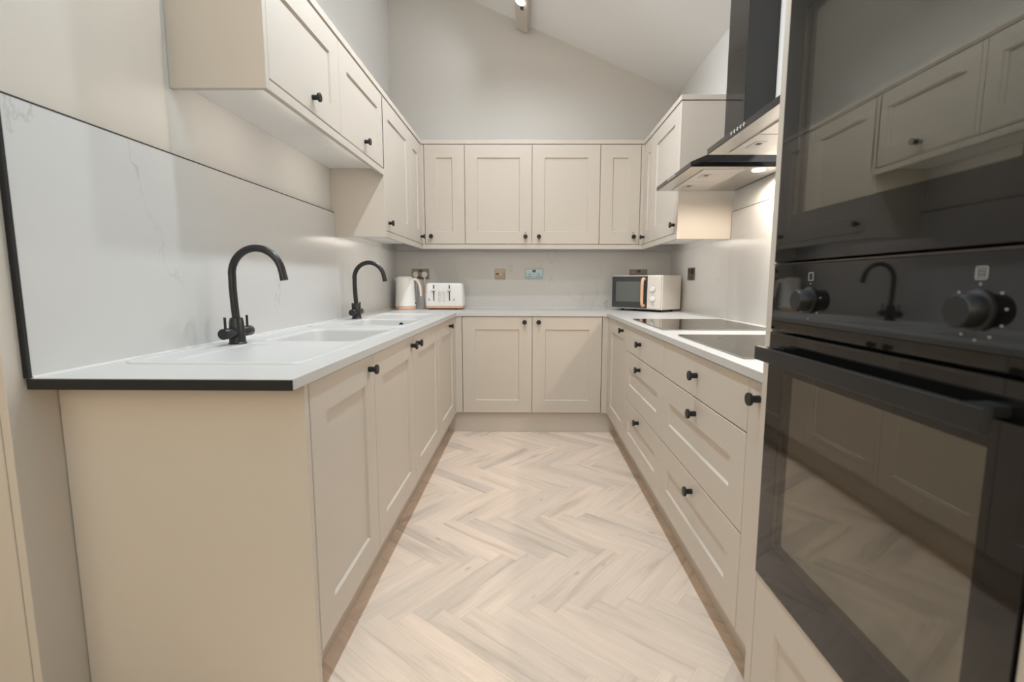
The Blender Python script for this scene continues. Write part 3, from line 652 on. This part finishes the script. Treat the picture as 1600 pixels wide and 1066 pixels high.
t, p = bplate('double_socket', 'shiny double wall socket with a painted blue reflection in the middle of the end wall', 'socket', -0.030, 0.117, 1.149, 1.232, 'blue_reflect')
rockers(p, (0.036, 0.051), 1.214); pins(p, 0.007, 1.178); pins(p, 0.081, 1.178)
t, p = bplate('double_socket', 'bronze-toned double wall socket half hidden by the microwave', 'socket', 0.848, 0.995, 1.146, 1.231, 'nickel')
rockers(p, (0.915, 0.930), 1.214); pins(p, 0.885, 1.178); pins(p, 0.960, 1.178)
t = thing('cooker_switch', 'dark metal cooker switch plate on the hob-side wall', 'switch', (SPR, 3.59, 1.182), group='metal wall plates')
p = part('plate', box1(SPR - 0.006, SPR - 0.0002, 3.515, 3.662, 1.138, 1.228), 'nickel', t, smooth=0, bevel=0.0015)
part('switch', box1(SPR - 0.012, SPR - 0.005, 3.56, 3.617, 1.184, 1.218), 'dark', p, smooth=0, bevel=0.0015)
part('switch', box1(SPR - 0.009, SPR - 0.005, 3.575, 3.600, 1.150, 1.166), 'dark', p, smooth=0, bevel=0.001)

# ------------------------------------------------------------------ kettle
kx, ky = -1.000, 3.935
t = thing('kettle', 'white kettle with pale wooden base and handle in the corner', 'kettle', (kx, ky, WT))
part('base', MB().lathe([(0.076, 0.0005), (0.081, 0.004), (0.082, 0.020), (0.080, 0.0235), (0, 0.0235)], (kx, ky, WT), (0, 0, 1), 40), 'beech', t, smooth=35)
part('body', MB().lathe([(0.080, 0.0245), (0.0835, 0.028), (0.0835, 0.038), (0.0815, 0.042), (0.0770, 0.14), (0.0715, 0.248), (0.0690, 0.254), (0.064, 0.2565), (0, 0.2565)], (kx, ky, WT), (0, 0, 1), 48), 'white', t, smooth=35)
part('lid', MB().lathe([(0.060, 0.2565), (0.0595, 0.262), (0.055, 0.265), (0, 0.266)], (kx, ky, WT), (0, 0, 1), 40), 'white', t, smooth=35)
part('spout', MB().add([(kx - 0.068, ky - 0.02, WT + 0.225), (kx - 0.068, ky + 0.02, WT + 0.225), (kx - 0.069, ky - 0.026, WT + 0.254), (kx - 0.069, ky + 0.026, WT + 0.254), (kx - 0.090, ky, WT + 0.256), (kx - 0.072, ky, WT + 0.205)],
     [(0, 2, 4, 5), (1, 5, 4, 3), (2, 3, 4), (0, 5, 1), (0, 1, 3, 2)]), 'white', t, smooth=30)
def ribbon(pts, w0, th_, y):
    L = []
    for q, (x, z) in enumerate(pts):
        a = pts[max(q - 1, 0)]; b = pts[min(q + 1, len(pts) - 1)]
        tx, tz = b[0] - a[0], b[1] - a[1]; l = math.hypot(tx, tz); nx, nz = -tz / l, tx / l
        L.append([(x + nx * th_ / 2, y - w0, z + nz * th_ / 2), (x + nx * th_ / 2, y + w0, z + nz * th_ / 2), (x - nx * th_ / 2, y + w0, z - nz * th_ / 2), (x - nx * th_ / 2, y - w0, z - nz * th_ / 2)])
    return MB().loops(L)
hp = [(0.058, 0.240), (0.082, 0.241), (0.100, 0.232), (0.112, 0.212), (0.120, 0.180), (0.125, 0.145), (0.127, 0.105)]
hd = part('handle', ribbon([(kx + x, WT + z) for x, z in hp], 0.013, 0.014, ky), 'white', t, smooth=40, bevel=0.003)
hp2 = [(0.060, 0.2515), (0.086, 0.2525), (0.108, 0.241), (0.122, 0.216), (0.1305, 0.182), (0.1355, 0.146), (0.1365, 0.103)]
part('handle_back', ribbon([(kx + x, WT + z) for x, z in hp2], 0.013, 0.008, ky), 'beech', hd, smooth=40, bevel=0.002, label='pale wooden back of the handle')
part('water_gauge', box1(kx + 0.0755, kx + 0.0800, ky - 0.012, ky - 0.002, WT + 0.075, WT + 0.190), 'grey', t, smooth=0)
part('power_switch', box1(kx + 0.079, kx + 0.0855, ky - 0.013, ky + 0.001, WT + 0.046, WT + 0.058), 'dark', t, smooth=0, bevel=0.001)

# ------------------------------------------------------------------ toaster
tx0, tx1, ty0, ty1 = -0.838, -0.527, 3.895, 4.085
t = thing('toaster', 'white four-slice toaster on a pale wooden base beside the kettle', 'toaster', ((tx0 + tx1) / 2, (ty0 + ty1) / 2, WT))
def rl(d, r, z, e=0): return [(x, y, z) for x, y in rrect(tx0 + d, tx1 - d, ty0 + e + d, ty1 - d, r, 6)]
z0 = WT + 0.010
part('base', MB().loops([rl(0.010, 0.03, z0), rl(0.003, 0.035, z0 + 0.004), rl(0.001, 0.036, z0 + 0.020)]), 'beech', t, smooth=40)
part('body', MB().loops([rl(0.0005, 0.036, z0 + 0.0205), rl(0.001, 0.036, z0 + 0.10), rl(0.006, 0.036, z0 + 0.185), rl(0.010, 0.036, z0 + 0.197), rl(0.020, 0.034, z0 + 0.203), rl(0.035, 0.03, z0 + 0.205)]), 'white', t, smooth=45)
for x in (tx0 + 0.085, (tx0 + tx1) / 2 + 0.072):
    for k in (0.055, 0.115):
        part('bread_slot', box1(x - 0.055, x + 0.055, ty0 + k, ty0 + k + 0.025, z0 + 0.2048, z0 + 0.2056), 'dark', t, smooth=0)
for x in (-0.763, -0.637):
    part('lever_track', box1(x - 0.004, x + 0.004, ty0 - 0.0012, ty0 + 0.004, z0 + 0.062, z0 + 0.138), 'dark', t, smooth=0)
    part('lever_track', box1(x - 0.004, x + 0.004, ty0 + 0.0008, ty0 + 0.008, z0 + 0.158, z0 + 0.188), 'dark', t, smooth=0)
    part('lever', box1(x - 0.016, x + 0.016, ty0 - 0.018, ty0 + 0.004, z0 + 0.142, z0 + 0.154), 'white', t, smooth=0, bevel=0.003)
for x in (-0.717, -0.683):
    for z in (0.065, 0.088, 0.111, 0.132):
        bt = part('button', MB().lathe([(0.0085, 0), (0.0085, 0.003), (0.007, 0.004), (0, 0.004)], (x, ty0 + 0.001, z0 + z), (0, -1, 0), 16), 'white', t, smooth=35)
        part('button_ring', MB().lathe([(0.0105, 0), (0.0105, 0.0014), (0.0088, 0.0014)], (x, ty0 + 0.0008, z0 + z), (0, -1, 0), 16), 'grey', bt)
for x in (-0.800, -0.600):
    part('browning_dial', MB().lathe([(0.0085, 0), (0.0085, 0.004), (0.007, 0.005), (0, 0.005)], (x, ty0 + 0.001, z0 + 0.072), (0, -1, 0), 16), 'grey', t, smooth=35)
for x in (tx0 + 0.04, tx1 - 0.06):
    for y in (ty0 + 0.03, ty1 - 0.03):
        part('foot', MB().cyl((x, y, WT + 0.0005), (x, y, z0 + 0.002), 0.009, 12), 'rubber', t)

# ------------------------------------------------------------------ microwave (turned in the corner)
mw, md, mh, mz = 0.462, 0.262, 0.258, 0.018
t = thing('microwave', 'cream microwave with dark glass door and pale wooden handle, turned in the corner', 'microwave', (0.672, 3.945, WT), math.radians(-48.5), local=True)
part('body', MB().box(0, mw, 0.018, md, mz, mz + mh), 'cream', t, smooth=0, bevel=0.004)
part('front_frame', MB().box(0.0, mw, 0.010, 0.0178, mz, mz + mh), 'white', t, smooth=0, bevel=0.002)
dw = 0.335
d = part('door', box1(0.006, dw, -0.006, 0.0098, mz + 0.008, mz + mh - 0.006), 'mwglass', t, smooth=0, bevel=0.002)
part('window', box1(0.046, dw - 0.055, -0.0075, -0.0058, mz + 0.055, mz + mh - 0.047), 'mwwin', d, smooth=0)
pts = [(dw - 0.022, -0.004, mz + 0.030), (dw - 0.022, -0.022, mz + 0.028), (dw - 0.022, -0.032, mz + 0.040), (dw - 0.022, -0.034, mz + 0.07), (dw - 0.022, -0.034, mz + 0.18), (dw - 0.022, -0.032, mz + 0.218), (dw - 0.022, -0.022, mz + 0.230), (dw - 0.022, -0.004, mz + 0.228)]
part('handle', MB().tube(pts, 0.0115, 12), 'beech', d, smooth=50, label='pale wooden handle')
cpn = part('control_panel', box1(dw + 0.004, mw - 0.004, -0.004, 0.0098, mz + 0.008, mz + mh - 0.006), 'cream', t, smooth=0, bevel=0.002)
for z in (0.155, 0.082):
    x = (dw + mw) / 2 - 0.008
    k = part('knob', MB().lathe([(0.020, 0), (0.020, 0.006), (0.0175, 0.016), (0, 0.017)], (x, -0.004, mz + z), (0, -1, 0), 24), 'white', cpn, smooth=35)
    part('dial_ring', MB().lathe([(0.0245, 0), (0.0245, 0.0009), (0.021, 0.0009)], (x, -0.004, mz + z), (0, -1, 0), 24), 'grey', cpn)
part('badge', box1((dw + mw) / 2 - 0.016, (dw + mw) / 2 + 0.004, -0.0046, -0.0038, mz + 0.030, mz + 0.042), 'grey', cpn, smooth=0)
for x in (0.07, mw - 0.05):
    for y in (0.05, md - 0.05): part('foot', MB().cyl((x, y, 0.0005), (x, y, mz + 0.001), 0.011, 12), 'rubber', t)

# ------------------------------------------------------------------ ceiling light bar, following the roof pitch
ang = math.atan(CS); bxm = -0.035; L0, L1 = -2.5, 4.085; BD = 0.075
t = thing('light_bar', 'boxed greige light bar with spot lamps fixed under the sloping ceiling', 'light', (bxm, 2.0, cz(bxm)), local=True)
t.rotation_euler = (0, ang, 0)
part('housing', box1(-0.048, 0.048, L0 - 2.0, L1 - 2.0, -BD, 0.0), 'cab', t, smooth=0, bevel=0.002)
LAMPS = [(3.22, 'down'), (2.45, 'down'), (1.68, 'down'), (0.90, 'down'), (0.10, 'down'), (-0.70, 'down'), (-1.50, 'down'), (3.69, 'left'), (2.85, 'left'), (2.05, 'left'), (1.25, 'left'), (2.60, 'right'), (1.85, 'right'), (1.05, 'right')]  # left and right lamps except the farthest are added to lift walls and ceiling
for yy, aim in LAMPS:
    lm = part('spot_lamp', MB().lathe([(0.033, 0), (0.033, 0.004), (0.030, 0.010), (0.022, 0.014), (0, 0.015)], (-0.004, yy - 2.0, -BD), (0, 0, -1), 24), 'lamp', t, smooth=45, label='lit round spot lamp, in a row with added lamps')
    part('clip', box1(-0.008, 0.018, yy - 2.0 + 0.045, yy - 2.0 + 0.100, -BD - 0.0015, -BD + 0.0005), 'dark', lm, smooth=0)
    key = 'near' if aim == 'down' and yy < 1.5 else yy if aim == 'down' else aim
    if SPOT_W[key] <= 0: continue
    ld = bpy.data.lights.new('spot_light', 'SPOT'); ld.energy = SPOT_W[key]; ld.color = NEAR_FILL_COL if key == 'near' else SPOT_COL; ld.shadow_soft_size = 0.035  # unseen near lamps added, tinted blue to stand in for daylight
    ld.spot_size = math.radians(150 if aim == 'down' else 110); ld.spot_blend = 0.8
    lo = bpy.data.objects.new('spot_light', ld); C.objects.link(lo); lo.parent = t; lo.location = (-0.004, yy - 2.0, -BD - 0.033)
    lo.rotation_euler = (0, -ang + {'down': 0.0, 'left': math.radians(72), 'right': -math.radians(64)}[aim], 0)
